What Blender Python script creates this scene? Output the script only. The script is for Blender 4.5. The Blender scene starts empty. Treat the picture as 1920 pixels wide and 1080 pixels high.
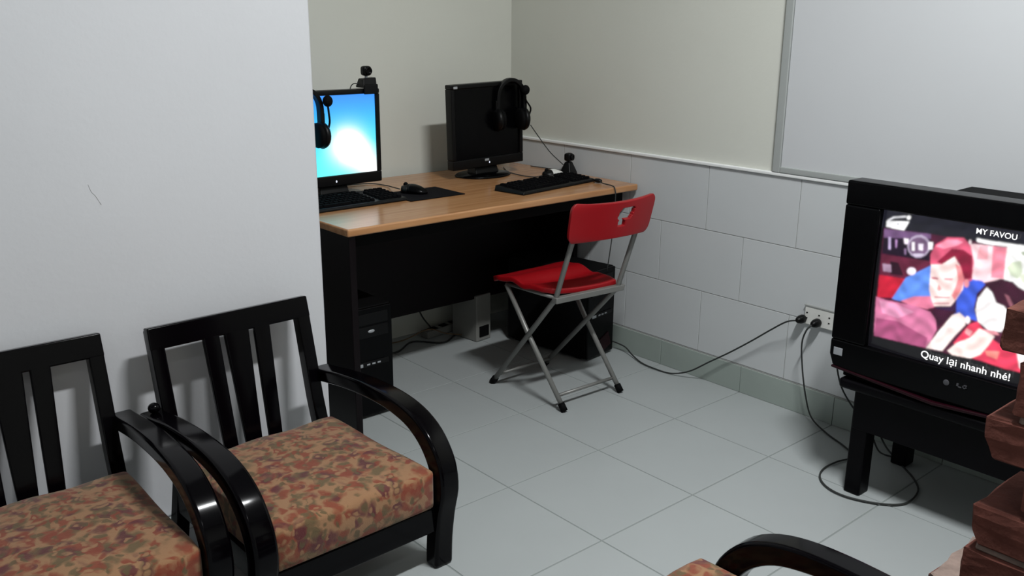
import bpy, bmesh, math, random
from mathutils import Vector, Matrix
random.seed(7)
PI = math.pi
S = bpy.context.scene
COL = S.collection

# ------------------------------------------------------------------ camera, world, lights, exposure
def make_camera():
    yaw, pit, rol = [math.radians(a) for a in (40.954, -16.146, 0.391)]
    f = Vector((math.sin(yaw) * math.cos(pit), math.cos(yaw) * math.cos(pit), math.sin(pit)))
    r0 = Vector((math.cos(yaw), -math.sin(yaw), 0)); u0 = r0.cross(f)
    r = r0 * math.cos(rol) + u0 * math.sin(rol)
    u = -r0 * math.sin(rol) + u0 * math.cos(rol)
    cd = bpy.data.cameras.new('camera'); cd.sensor_width = 36; cd.lens = 1727.65 / 1920 * 36
    cd.clip_start = 0.05
    c = bpy.data.objects.new('camera', cd); COL.objects.link(c)
    m = Matrix((r, u, -f)).transposed().to_4x4(); m.translation = Vector((-2.8825, -3.3383, 1.3874))
    c.matrix_world = m
    S.camera = c
make_camera()
w = bpy.data.worlds.new('world'); S.world = w; w.use_nodes = True
w.node_tree.nodes['Background'].inputs[0].default_value = (0.75, 0.85, 1, 1)
w.node_tree.nodes['Background'].inputs[1].default_value = 0.02
def area(name, loc, sx, sy, power, col, rot=(0, 0, 0)):
    l = bpy.data.lights.new(name, 'AREA'); l.shape = 'RECTANGLE'; l.size = sx; l.size_y = sy
    l.energy = power; l.color = col
    o = bpy.data.objects.new(name, l); COL.objects.link(o); o.location = loc; o.rotation_euler = rot
    return o
area('tube_light', (-1.35, -2.75, 2.98), 0.62, 0.13, 88, (0.97, 0.99, 1.0))
area('rear_fill_light', (-3.3, -4.2, 2.98), 1.1, 0.16, 7, (0.96, 0.96, 1.0))  # added weak fill for the ambient light, no known lamp there
S.view_settings.view_transform = 'Standard'; S.view_settings.look = 'None'
S.view_settings.gamma = 1; S.view_settings.use_curve_mapping = False
S.view_settings.exposure = 0.0

# ------------------------------------------------------------------ materials
def lin(c):
    return tuple(((v / 255) / 12.92 if v / 255 <= 0.04045 else ((v / 255 + 0.055) / 1.055) ** 2.4) for v in c)
def mat(name, rgb, rough=0.5, spec=0.5, metal=0.0, var=0.0, scale=8.0, bump=0.0, bscale=40.0, coat=0.0):
    m = bpy.data.materials.new(name); m.use_nodes = True; nt = m.node_tree; N = nt.nodes; L = nt.links
    b = N['Principled BSDF']; c = lin(rgb) + (1,)
    b.inputs['Base Color'].default_value = c; b.inputs['Roughness'].default_value = rough
    b.inputs['Specular IOR Level'].default_value = spec; b.inputs['Metallic'].default_value = metal
    b.inputs['Coat Weight'].default_value = coat
    tc = N.new('ShaderNodeTexCoord')
    nz = N.new('ShaderNodeTexNoise'); nz.inputs['Scale'].default_value = scale; nz.inputs['Detail'].default_value = 5
    L.new(tc.outputs['Object'], nz.inputs['Vector'])
    mr = N.new('ShaderNodeMapRange'); v = max(var, 0.02)
    mr.inputs['From Min'].default_value = 0.3; mr.inputs['From Max'].default_value = 0.7
    mr.inputs['To Min'].default_value = 1 - v; mr.inputs['To Max'].default_value = 1 + v
    L.new(nz.outputs['Fac'], mr.inputs['Value'])
    mx = N.new('ShaderNodeVectorMath'); mx.operation = 'SCALE'; mx.inputs[0].default_value = c[:3]
    L.new(mr.outputs['Result'], mx.inputs['Scale']); L.new(mx.outputs['Vector'], b.inputs['Base Color'])
    if bump:
        n2 = N.new('ShaderNodeTexNoise'); n2.inputs['Scale'].default_value = bscale; n2.inputs['Detail'].default_value = 6
        L.new(tc.outputs['Object'], n2.inputs['Vector'])
        bp = N.new('ShaderNodeBump'); bp.inputs['Strength'].default_value = bump; bp.inputs['Distance'].default_value = 0.004
        L.new(n2.outputs['Fac'], bp.inputs['Height']); L.new(bp.outputs['Normal'], b.inputs['Normal'])
    return m
M = {}
M['left_paint'] = mat('left_paint', (202, 203, 206), .6, .3, var=.025, scale=1.5, bump=.12, bscale=60)
M['paint'] = mat('paint', (208, 209, 200), .6, .3, var=.03, scale=1.2, bump=.1, bscale=60)
M['ceiling'] = mat('ceiling_paint', (215, 218, 218), .8, .2)
M['wall_tile'] = mat('wall_tile', (196, 199, 200), .3, .4, var=.02, scale=2)
M['skirt_tile'] = mat('skirt_tile', (150, 160, 154), .3, .45, var=.05, scale=6)
M['grout'] = mat('grout', (150, 152, 150), .9, .1)
M['floor_grout'] = mat('floor_grout', (132, 138, 136), .9, .1)
M['floor_tile'] = mat('floor_tile', (157, 162, 162), .34, .35, var=.03, scale=3)
M['cap'] = mat('dado_cap', (232, 233, 232), .4, .4)
M['lacquer'] = mat('black_lacquer', (3, 2, 4), .13, .13, var=.2, scale=5)
M['red_lacquer'] = mat('dark_red_lacquer', (9, 2, 5), .4, .2, var=.3, scale=4)
M['stand_wood'] = mat('black_stand_wood', (3, 2, 4), .4, .1, var=.3, scale=6)
M['black'] = mat('black_plastic', (5, 5, 6), .4, .22, var=.1)
M['matte_black'] = mat('matte_black', (4, 4, 5), .75, .12, var=.1)
M['gloss_black'] = mat('gloss_black', (3, 3, 4), .25, .12)
M['key'] = mat('key_plastic', (8, 8, 10), .85, .05)
M['steel_grey'] = mat('grey_tube', (126, 126, 123), .4, .4, metal=.35, var=.05)
M['red'] = mat('red_plastic', (142, 6, 17), .42, .4, var=.05)
M['red_trim'] = mat('dark_red_trim', (30, 3, 11), .4, .2)
M['silver'] = mat('silver_plastic', (165, 168, 172), .35, .5, metal=.3)
M['white'] = mat('white_plastic', (215, 215, 210), .4, .4)
M['grey_box'] = mat('grey_casing', (120, 120, 116), .5, .4)
M['cord'] = mat('grey_cord', (46, 48, 47), .6, .3)
M['frame_alu'] = mat('board_frame', (166, 170, 168), .45, .4, metal=.15)
M['board'] = mat('white_board', (198, 200, 202), .35, .4, var=.01, scale=1)
M['mortar'] = mat('mortar', (128, 112, 104), .95, .1, var=.2, scale=40, bump=.8, bscale=90)

def wood_mat():
    m = mat('beech_laminate', (176, 130, 88), .2, .5)
    nt = m.node_tree; N = nt.nodes; L = nt.links; b = N['Principled BSDF']
    tc = N.new('ShaderNodeTexCoord'); mp = N.new('ShaderNodeMapping'); mp.inputs['Scale'].default_value = (2, 26, 26)
    L.new(tc.outputs['Object'], mp.inputs['Vector'])
    nz = N.new('ShaderNodeTexNoise'); nz.inputs['Scale'].default_value = 2.0; nz.inputs['Detail'].default_value = 6
    L.new(mp.outputs['Vector'], nz.inputs['Vector'])
    cr = N.new('ShaderNodeValToRGB'); e = cr.color_ramp.elements
    e[0].position = .3; e[0].color = lin((160, 112, 72)) + (1,); e[1].position = .7; e[1].color = lin((184, 138, 96)) + (1,)
    L.new(nz.outputs['Fac'], cr.inputs['Fac']); L.new(cr.outputs['Color'], b.inputs['Base Color'])
    return m
M['beech'] = wood_mat()

def fabric_mat(name, tan, rust, olive, plum):
    m = bpy.data.materials.new(name); m.use_nodes = True; nt = m.node_tree; N = nt.nodes; L = nt.links
    b = N['Principled BSDF']; b.inputs['Roughness'].default_value = .9; b.inputs['Specular IOR Level'].default_value = .15
    b.inputs['Sheen Weight'].default_value = .2
    tc = N.new('ShaderNodeTexCoord')
    wn = N.new('ShaderNodeTexNoise'); wn.inputs['Scale'].default_value = 22; wn.inputs['Detail'].default_value = 2
    L.new(tc.outputs['Object'], wn.inputs['Vector'])
    ad = N.new('ShaderNodeMixRGB'); ad.blend_type = 'ADD'; ad.inputs['Fac'].default_value = .055
    L.new(tc.outputs['Object'], ad.inputs[1]); L.new(wn.outputs['Color'], ad.inputs[2])
    prev = None
    base = N.new('ShaderNodeRGB'); base.outputs[0].default_value = lin(tan) + (1,); prev = base.outputs[0]
    for i, (sc, off, thr, col) in enumerate(((24, 0, .62, olive), (27, 3.3, .55, rust), (40, 7.7, .45, rust), (26, 11.1, .36, plum), (52, 15.1, .36, olive), (60, 21.3, .25, tan))):
        mp = N.new('ShaderNodeMapping'); mp.inputs['Location'].default_value = (off, off * .7, off * .3)
        L.new(ad.outputs[0], mp.inputs['Vector'])
        vo = N.new('ShaderNodeTexVoronoi'); vo.inputs['Scale'].default_value = sc; vo.inputs['Randomness'].default_value = 1
        L.new(mp.outputs['Vector'], vo.inputs['Vector'])
        sx = N.new('ShaderNodeSeparateColor'); L.new(vo.outputs['Color'], sx.inputs['Color'])
        # cells picked at random become petals and leaves
        pick = N.new('ShaderNodeMath'); pick.operation = 'LESS_THAN'; pick.inputs[1].default_value = thr
        L.new(sx.outputs[0], pick.inputs[0])
        ed = N.new('ShaderNodeMapRange'); ed.inputs['From Min'].default_value = .34; ed.inputs['From Max'].default_value = .62
        ed.inputs['To Min'].default_value = .86; ed.inputs['To Max'].default_value = 0
        L.new(vo.outputs['Distance'], ed.inputs['Value'])
        mu = N.new('ShaderNodeMath'); mu.operation = 'MULTIPLY'
        L.new(pick.outputs[0], mu.inputs[0]); L.new(ed.outputs['Result'], mu.inputs[1])
        mx = N.new('ShaderNodeMixRGB'); mx.inputs[2].default_value = lin(col) + (1,)
        L.new(mu.outputs[0], mx.inputs['Fac']); L.new(prev, mx.inputs[1]); prev = mx.outputs[0]
    L.new(prev, b.inputs['Base Color'])
    bn = N.new('ShaderNodeTexNoise'); bn.inputs['Scale'].default_value = 350
    L.new(tc.outputs['Object'], bn.inputs['Vector'])
    bp = N.new('ShaderNodeBump'); bp.inputs['Strength'].default_value = .35; bp.inputs['Distance'].default_value = .002
    L.new(bn.outputs['Fac'], bp.inputs['Height']); L.new(bp.outputs['Normal'], b.inputs['Normal'])
    return m
M['fabric'] = fabric_mat('floral_fabric', (140, 105, 76), (118, 54, 38), (86, 74, 50), (80, 36, 42))

def brick_mat():
    m = mat('brick_clay', (102, 62, 54), .9, .15, var=.3, scale=14, bump=.9, bscale=60)
    return m
M['brick'] = brick_mat()

def emit_mat(name, rgb=None, strength=1.0, attr=None):
    m = bpy.data.materials.new(name); m.use_nodes = True; nt = m.node_tree; N = nt.nodes; L = nt.links
    b = N['Principled BSDF']; b.inputs['Base Color'].default_value = (.01, .01, .01, 1); b.inputs['Roughness'].default_value = .25
    b.inputs['Emission Strength'].default_value = strength
    if attr:
        a = N.new('ShaderNodeAttribute'); a.attribute_name = attr; L.new(a.outputs['Color'], b.inputs['Emission Color'])
    else:
        b.inputs['Emission Color'].default_value = lin(rgb) + (1,)
    return m
M['tv_picture'] = emit_mat('tv_picture', strength=1.3, attr='picture')
M['desktop_picture'] = emit_mat('desktop_picture', strength=1.25, attr='picture')
M['white_glow'] = emit_mat('white_text_glow', (255, 255, 255), 1.1)
M['led'] = emit_mat('small_led', (235, 240, 255), 1.0)

# ------------------------------------------------------------------ geometry helpers
class MB:
    """collects shapes, build() links them as one mesh object"""
    def __init__(self): self.v = []; self.f = []
    def add(self, vs, fs, mt=None):
        o = len(self.v)
        self.v += [tuple(mt @ Vector(p)) if mt else tuple(p) for p in vs]
        self.f += [tuple(i + o for i in f) for f in fs]; return self
    def box(self, a, b, mt=None):
        x0, y0, z0 = a; x1, y1, z1 = b
        vs = [(x0, y0, z0), (x1, y0, z0), (x1, y1, z0), (x0, y1, z0), (x0, y0, z1), (x1, y0, z1), (x1, y1, z1), (x0, y1, z1)]
        return self.add(vs, [(3, 2, 1, 0), (4, 5, 6, 7), (0, 1, 5, 4), (1, 2, 6, 5), (2, 3, 7, 6), (3, 0, 4, 7)], mt)
    def hexa(self, low, high, mt=None):
        return self.add(list(low) + list(high), [(3, 2, 1, 0), (4, 5, 6, 7), (0, 1, 5, 4), (1, 2, 6, 5), (2, 3, 7, 6), (3, 0, 4, 7)], mt)
    def prism(self, pts, d, mt=None):
        """closed outline pts (3D, coplanar) pushed along vector d"""
        n = len(pts); d = Vector(d); vs = [Vector(p) for p in pts] + [Vector(p) + d for p in pts]
        fs = [tuple(range(n))[::-1], tuple(range(n, 2 * n))] + [(i, (i + 1) % n, (i + 1) % n + n, i + n) for i in range(n)]
        return self.add(vs, fs, mt)
    def ribbon(self, outer, inner, x0, x1, mt=None):
        """bent board: outer and inner lines of (y, z), x0..x1 wide"""
        vs = []; fs = []; n = len(outer)
        for (a, b) in zip(outer, inner): vs += [(x0, a[0], a[1]), (x1, a[0], a[1]), (x1, b[0], b[1]), (x0, b[0], b[1])]
        for i in range(n - 1):
            for k in range(4): fs.append((4 * i + k, 4 * i + (k + 1) % 4, 4 * i + 4 + (k + 1) % 4, 4 * i + 4 + k))
        fs += [(3, 2, 1, 0), (4 * n - 4, 4 * n - 3, 4 * n - 2, 4 * n - 1)]
        return self.add(vs, fs, mt)
    def tube(self, pts, r, seg=8, mt=None, smooth=0):
        P = [Vector(p) for p in pts]
        if smooth:
            Q = []
            for i in range(len(P) - 1):
                p0 = P[max(i - 1, 0)]; p1 = P[i]; p2 = P[i + 1]; p3 = P[min(i + 2, len(P) - 1)]
                for k in range(smooth):
                    t = k / smooth
                    Q.append(.5 * ((2 * p1) + (p2 - p0) * t + (2 * p0 - 5 * p1 + 4 * p2 - p3) * t * t + (3 * p1 - p0 - 3 * p2 + p3) * t ** 3))
            P = Q + [P[-1]]
        n = len(P); vs = []; fs = []
        t0 = (P[1] - P[0]).normalized(); up = Vector((0, 0, 1)) if abs(t0.z) < .9 else Vector((1, 0, 0))
        a = t0.cross(up).normalized()
        for i in range(n):
            t = ((P[min(i + 1, n - 1)] - P[i]).normalized() + (P[i] - P[max(i - 1, 0)]).normalized())
            t = t.normalized() if t.length > 1e-6 else t0
            a = (a - t * a.dot(t)).normalized(); b = t.cross(a)
            rr = r[i] if isinstance(r, (list, tuple)) else r
            vs += [P[i] + (a * math.cos(2 * PI * k / seg) + b * math.sin(2 * PI * k / seg)) * rr for k in range(seg)]
        for i in range(n - 1):
            for k in range(seg): fs.append((i * seg + k, i * seg + (k + 1) % seg, (i + 1) * seg + (k + 1) % seg, (i + 1) * seg + k))
        fs += [tuple(range(seg))[::-1], tuple(range((n - 1) * seg, n * seg))]
        return self.add(vs, fs, mt)
    def lathe(self, prof, seg=24, mt=None):
        """prof: (radius, z) from bottom to top"""
        vs = []; fs = []
        for (r, z) in prof: vs += [(r * math.cos(2 * PI * k / seg), r * math.sin(2 * PI * k / seg), z) for k in range(seg)]
        for i in range(len(prof) - 1):
            for k in range(seg): fs.append((i * seg + k, i * seg + (k + 1) % seg, (i + 1) * seg + (k + 1) % seg, (i + 1) * seg + k))
        fs += [tuple(range(seg))[::-1], tuple(range((len(prof) - 1) * seg, len(prof) * seg))]
        return self.add(vs, fs, mt)
    def ball(self, c, r, seg=16, rings=10, mt=None):
        vs = []; fs = []
        for i in range(1, rings):
            t = PI * i / rings
            vs += [(c[0] + r[0] * math.sin(t) * math.cos(2 * PI * k / seg), c[1] + r[1] * math.sin(t) * math.sin(2 * PI * k / seg), c[2] - r[2] * math.cos(t)) for k in range(seg)]
        for i in range(rings - 2):
            for k in range(seg): fs.append((i * seg + k, i * seg + (k + 1) % seg, (i + 1) * seg + (k + 1) % seg, (i + 1) * seg + k))
        b = len(vs); vs += [(c[0], c[1], c[2] - r[2]), (c[0], c[1], c[2] + r[2])]
        for k in range(seg):
            fs.append((b, (k + 1) % seg, k)); fs.append((b + 1, (rings - 2) * seg + k, (rings - 2) * seg + (k + 1) % seg))
        return self.add(vs, fs, mt)
    def build(self, name, m, parent=None, bevel=0, seg=2, smooth=False, loc=None):
        me = bpy.data.meshes.new(name); me.from_pydata(self.v, [], self.f); me.update()
        bm = bmesh.new(); bm.from_mesh(me); bmesh.ops.recalc_face_normals(bm, faces=bm.faces); bm.to_mesh(me); bm.free()
        me.materials.append(m)
        o = bpy.data.objects.new(name, me); COL.objects.link(o)
        if parent: o.parent = parent
        if loc: o.location = loc
        if bevel:
            b = o.modifiers.new('bevel', 'BEVEL'); b.width = bevel; b.segments = seg; b.limit_method = 'ANGLE'; b.angle_limit = math.radians(35)
        if smooth or bevel:
            for p in me.polygons: p.use_smooth = True
            if bevel:
                n = o.modifiers.new('normals', 'WEIGHTED_NORMAL'); n.keep_sharp = True
        return o
def tag(o, label, cat, group=None):
    o['label'] = label; o['category'] = cat
    if group: o['group'] = group
    return o
def thing(name, label, cat, loc=(0, 0, 0), rz=0, group=None):
    o = bpy.data.objects.new(name, None); COL.objects.link(o); o.empty_display_size = .05
    o.location = loc; o.rotation_euler = (0, 0, rz)
    return tag(o, label, cat, group)
def struct(o): o['kind'] = 'structure'; return o
def attach(o, parent):
    e = parent.rotation_euler; m = Matrix.Translation(parent.location) @ e.to_matrix().to_4x4()
    o.parent = parent; o.matrix_parent_inverse = m.inverted(); return o
def kids(o): return [c for c in bpy.data.objects if c.parent == o]
def dup(root, loc, rz, label):
    r = root.copy(); COL.objects.link(r); r.location = loc; r.rotation_euler = (0, 0, rz); r['label'] = label
    for ch in kids(root):
        c = ch.copy(); COL.objects.link(c); c.parent = r
        for g in kids(ch):
            d = g.copy(); COL.objects.link(d); d.parent = c
    return r
def rz_at(x, y, z, a): return Matrix.Translation((x, y, z)) @ Matrix.Rotation(a, 4, 'Z')
def piece(cache, name, a, b, m, parent, bevel=.0012):
    """a tile or plank of given corners; alike pieces share their mesh"""
    size = tuple(round(b[i] - a[i], 4) for i in range(3)); k = (name, size)
    if k not in cache:
        o = MB().box((0, 0, 0), size).build(name, m, parent, bevel=bevel, seg=1); cache[k] = o
    else:
        o = cache[k].copy(); COL.objects.link(o); o.parent = parent
    o.location = a; return o

# ------------------------------------------------------------------ the room
H = 3.10; XW = -4.6; YW = -5.2; CX, CY = -1.530, -0.897      # CX, CY: corner where the left wall steps back
fl = struct(MB().box((XW - .1, YW - .1, -.12), (.12, .12, -.0015)).build('floor', M['floor_grout']))
cache = {}
TX, TY, T, G = -0.003, -0.191, 0.4, 0.0022
ys = [0.0] + [TY - T * k for k in range(13)]; ys = [y for y in ys if y > YW] + [YW]
xs = [0.0 if k == 0 else TX - T * k for k in range(12)]; xs = [x for x in xs if x > XW] + [XW]
for i in range(len(xs) - 1):
    for j in range(len(ys) - 1):
        x1, x0, y1, y0 = xs[i], xs[i + 1], ys[j], ys[j + 1]
        if x1 < CX - .01 and y0 > CY - .01: continue
        if x0 < CX < x1 and y0 > CY - .01: x0 = CX
        if i == 0: x1 = 0
        piece(cache, 'tile', (x0 + G, y0 + G, -.01), (x1 - G, y1 - G, 0.0), M['floor_tile'], fl, .001)
struct(MB().box((XW - .1, YW - .1, H), (.12, .12, H + .1)).build('ceiling', M['ceiling']))
struct(MB().prism([(XW - .1, CY, 0), (CX, CY, 0), (CX, 0, 0), (CX, .1, 0), (XW - .1, .1, 0)], (0, 0, H)).build('wall_left', M['left_paint'], bevel=.012, seg=3))
struct(MB().box((CX, 0, 0), (.12, .1, H)).build('wall_back', M['paint']))
wr = struct(MB().box((0.0, YW, 0), (.1, 0, H)).build('wall_right', M['paint']))
struct(MB().box((XW - .1, YW, 0), (XW, CY, H)).build('wall_side', M['left_paint']))
struct(MB().box((XW - .1, YW - .1, 0), (.1, YW, H)).build('wall_front', M['paint']))
# dado of 25 x 40 cm tiles laid in running bond on the right wall, skirting tiles under them
MB().box((-.0068, YW + .01, 0), (0.001, -.001, .860)).build('grout_bed', M['grout'], wr)
zs = [.111, .361, .611, .861]
for r in range(3):
    off = (-1.175 if r != 1 else -1.352)
    y = off + .4 * 4
    while y > YW:
        a = max(y - .4, YW + .01); b = min(y, -.001)
        if b - a > .02: piece(cache, 'wall_tile', (-.008, a + .0012, zs[r] + .0014), (-.001, b - .0012, zs[r + 1] - .0014), M['wall_tile'], wr, .001)
        y -= .4
struct(wr)
bs = struct(MB().box((-.009, YW + .01, 0), (0, -.001, .109)).build('baseboard_right', M['grout']))
y = -.191 + .4
while y > YW:
    a = max(y - .4, YW + .01); b = min(y, -.001)
    if b - a > .02: piece(cache, 'skirting_tile', (-.014, a + .001, .0005), (-.008, b - .001, .106), M['skirt_tile'], bs, .001)
    y -= .4
struct(MB().box((-.016, YW + .01, .861), (0.0, -.001, .874)).build('trim_1', M['cap'], bevel=.003))
# faint scratch on the left wall
tag(MB().tube([(-2.182, CY - .0003, .985), (-2.176, CY - .0003, .965), (-2.168, CY - .0003, .955), (-2.156, CY - .0003, .930)], .0007, 5, smooth=3).build('wall_scratch', mat('scratch', (180, 179, 180), .9, .1), smooth=True),
    'thin grey pencil scratch on the left wall above the armchairs', 'scratch')
# ceiling lamps (outside the picture); the rear one is added as fill
for nm, x, y, l, lb in (('tube_lamp', -1.35, -2.75, .60, 'short tube lamp on the ceiling above the room centre'), ('tube_lamp', -3.3, -4.2, 1.1, 'long added fill lamp on the ceiling towards the rear wall')):
    t = thing(nm, lb, 'lamp', (x, y, H - .001))
    MB().box((-l / 2 - .05, -.07, -.05), (l / 2 + .05, .07, 0)).build('housing', M['white'], t, bevel=.006)
    MB().tube([(-l / 2, 0, -.075), (l / 2, 0, -.075)], .013, 12).build('tube', M['white_glow'], t, smooth=True)
    for s in (-1, 1): MB().box((s * (l / 2 + .03) - .012, -.02, -.092), (s * (l / 2 + .03) + .012, .02, -.05)).build('socket', M['white'], t, bevel=.003)

# ------------------------------------------------------------------ board on the right wall
t = thing('whiteboard', 'pale grey-framed white board fixed on the right wall above the tile dado', 'board', (0, -2.35, .874))
MB().box((-.012, -.86, .02), (-.001, .86, 1.18)).build('panel', M['board'], t)
for nm, a, b in (('frame_side', (-.018, .862, 0), (0, .893, 1.22)), ('frame_side', (-.018, -.893, 0), (0, -.862, 1.22)),
                 ('frame_bottom', (-.018, -.862, 0), (0, .862, .022)), ('frame_top', (-.018, -.862, 1.18), (0, .862, 1.22))):
    MB().box(a, b).build(nm, M['frame_alu'], t, bevel=.003)

# ------------------------------------------------------------------ desk
DX0, DX1, DY0, DY1, DZ = -1.40, -.02, -.83, -.04, .746
t = thing('desk', 'long office desk with beech top and black panels in the alcove', 'desk', ((DX0 + DX1) / 2, -.44, 0))
ox, oy = -(DX0 + DX1) / 2, .44
def dk(a): return (a[0] + ox, a[1] + oy, a[2])
MB().box(dk((DX0, DY0, DZ - .026)), dk((DX1, DY1, DZ))).build('desk_top', M['beech'], t, bevel=.006, seg=3)
MB().box(dk((DX0 + .012, DY0 + .015, 0.0)), dk((DX0 + .037, DY1 - .02, DZ - .026))).build('side_panel', M['red_lacquer'], t, bevel=.002)
MB().prism([dk((DX1 - .037, yy, zz)) for yy, zz in ((DY1 - .02, 0), (-.50, 0), (-.50, .44), (-.76, DZ - .026), (DY1 - .02, DZ - .026))], (.025, 0, 0)).build('side_panel', M['red_lacquer'], t, bevel=.002)
MB().box(dk((DX0 + .037, -.27, .20)), dk((DX1 - .037, -.252, DZ - .026))).build('modesty_panel', M['red_lacquer'], t, bevel=.002)
MB().box(dk((DX0 + .037, DY0 + .05, DZ - .075)), dk((DX1 - .037, DY0 + .068, DZ - .026))).build('front_rail', M['matte_black'], t, bevel=.002)

# ------------------------------------------------------------------ monitors
def picture_mesh(name, m, parent, nu, nv, pos, col):
    """a lit screen: grid of nu x nv points with its own picture as a colour attribute"""
    vs = [pos(i / (nu - 1), j / (nv - 1)) for j in range(nv) for i in range(nu)]
    fs = [(j * nu + i, j * nu + i + 1, (j + 1) * nu + i + 1, (j + 1) * nu + i) for j in range(nv - 1) for i in range(nu - 1)]
    me = bpy.data.meshes.new(name); me.from_pydata(vs, [], fs); me.update(); me.materials.append(m)
    at = me.color_attributes.new('picture', 'FLOAT_COLOR', 'POINT')
    flat = []
    for c in col: flat += [c[0], c[1], c[2], 1.0]
    at.data.foreach_set('color', flat)
    o = bpy.data.objects.new(name, me); COL.objects.link(o); o.parent = parent
    for p in me.polygons: p.use_smooth = True
    return o
def monitor(label, x, y, rz, w, h, ztop, lit):
    t = thing('monitor', label, 'monitor', (x, y, DZ), rz)
    z1 = ztop - DZ; z0 = z1 - h; bz = .018; bb = .040
    # bezel as a frame with an opening
    s = MB(); a, b, c, d = -w / 2, w / 2, z0, z1
    s.box((a, -.022, c), (b, .022, c + bb)); s.box((a, -.022, d - bz), (b, .022, d))
    s.box((a, -.022, c + bb), (a + bz, .022, d - bz)); s.box((b - bz, -.022, c + bb), (b, .022, d - bz))
    bezel = s.build('bezel', M['black'], t, bevel=.004)
    MB().hexa([(a + .03, .02, c + .03), (b - .03, .02, c + .03), (b - .07, .062, c + .06), (a + .07, .062, c + .06)],
              [(a + .03, .02, d - .03), (b - .03, .02, d - .03), (b - .07, .062, d - .06), (a + .07, .062, d - .06)]).build('rear_shell', M['matte_black'], t, bevel=.01)
    if lit:
        nu, nv = 90, 80; cols = []
        for j in range(nv):
            for i in range(nu):
                u, v = i / (nu - 1), j / (nv - 1)
                top = (60, 140, 240); mid = (60, 205, 250); low = (100, 245, 250)
                k = v
                c0 = [low[q] + (mid[q] - low[q]) * min(k / .5, 1) if k < .5 else mid[q] + (top[q] - mid[q]) * (k - .5) / .5 for q in range(3)]
                # light burst, brightest below the middle, running out to the lower right
                du, dv = u - .66, v - .36
                g = math.exp(-((du / .23) ** 2 + (dv / .26) ** 2) * 1.1) * 1.5
                p = max(0, 1 - abs((u - .70) * .9 + (v - .30) * .9) / .36) * (1 if u > .55 else 0) * max(0, 1 - max(0, v - .35) * 3)
                g = min(1, g + p * 1.2 * min(1, (u - .5) / .3 if u > .5 else 0))
                cols.append(lin([c0[q] + (255 - c0[q]) * g for q in range(3)]))
        picture_mesh('screen', M['desktop_picture'], t, nu, nv, lambda u, v: (a + bz + u * (w - 2 * bz), -.014, c + bb + v * (h - bb - bz)), cols)
    else:
        MB().box((a + bz, -.014, c + bb), (b - bz, -.005, d - bz)).build('screen', M['gloss_black'], t)
    MB().ball((.0, -.0235, c + bb * .45), (.0032, .0015, .0045), 8, 6).build('power_light', M['led'], t)
    if not lit:
        MB().box((-.024, -.0235, c + bb * .62), (-.002, -.0215, c + bb * .86)).build('badge', M['silver'], t, bevel=.001)
        MB().box((a + .012, -.0235, d - .016), (a + .032, -.0215, d - .006)).build('sticker', M['silver'], t, bevel=.001)
    MB().hexa([(-.062, -.01, .012), (.062, -.01, .012), (.062, .06, .012), (-.062, .06, .012)],
              [(-.055, .022, z0 + .05), (.055, .022, z0 + .05), (.045, .055, z0 + .07), (-.045, .055, z0 + .07)]).build('neck', M['black'], t, bevel=.004)
    bs = MB(); bs.lathe([(.108, 0.0003), (.110, .004), (.104, .010), (.06, .016), (.02, .018)], 40)
    o = bs.build('base', M['gloss_black'], t, smooth=True); o.scale = (1.2, .92, 1); o.location = (0, .025, 0)
    return t
mon_lit = monitor('black flat monitor with glowing blue desktop, beside the wall corner', -1.138, -.30, 0, .405, .352, 1.141, True)
mon_dark = monitor('black flat monitor with its screen dark, near the alcove corner', -.378, -.28, -.02, .380, .350, 1.141, False)
for c in kids(mon_dark):
    if not c.name.startswith('base'): c.rotation_euler = (0, math.radians(-1.5), 0)

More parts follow.
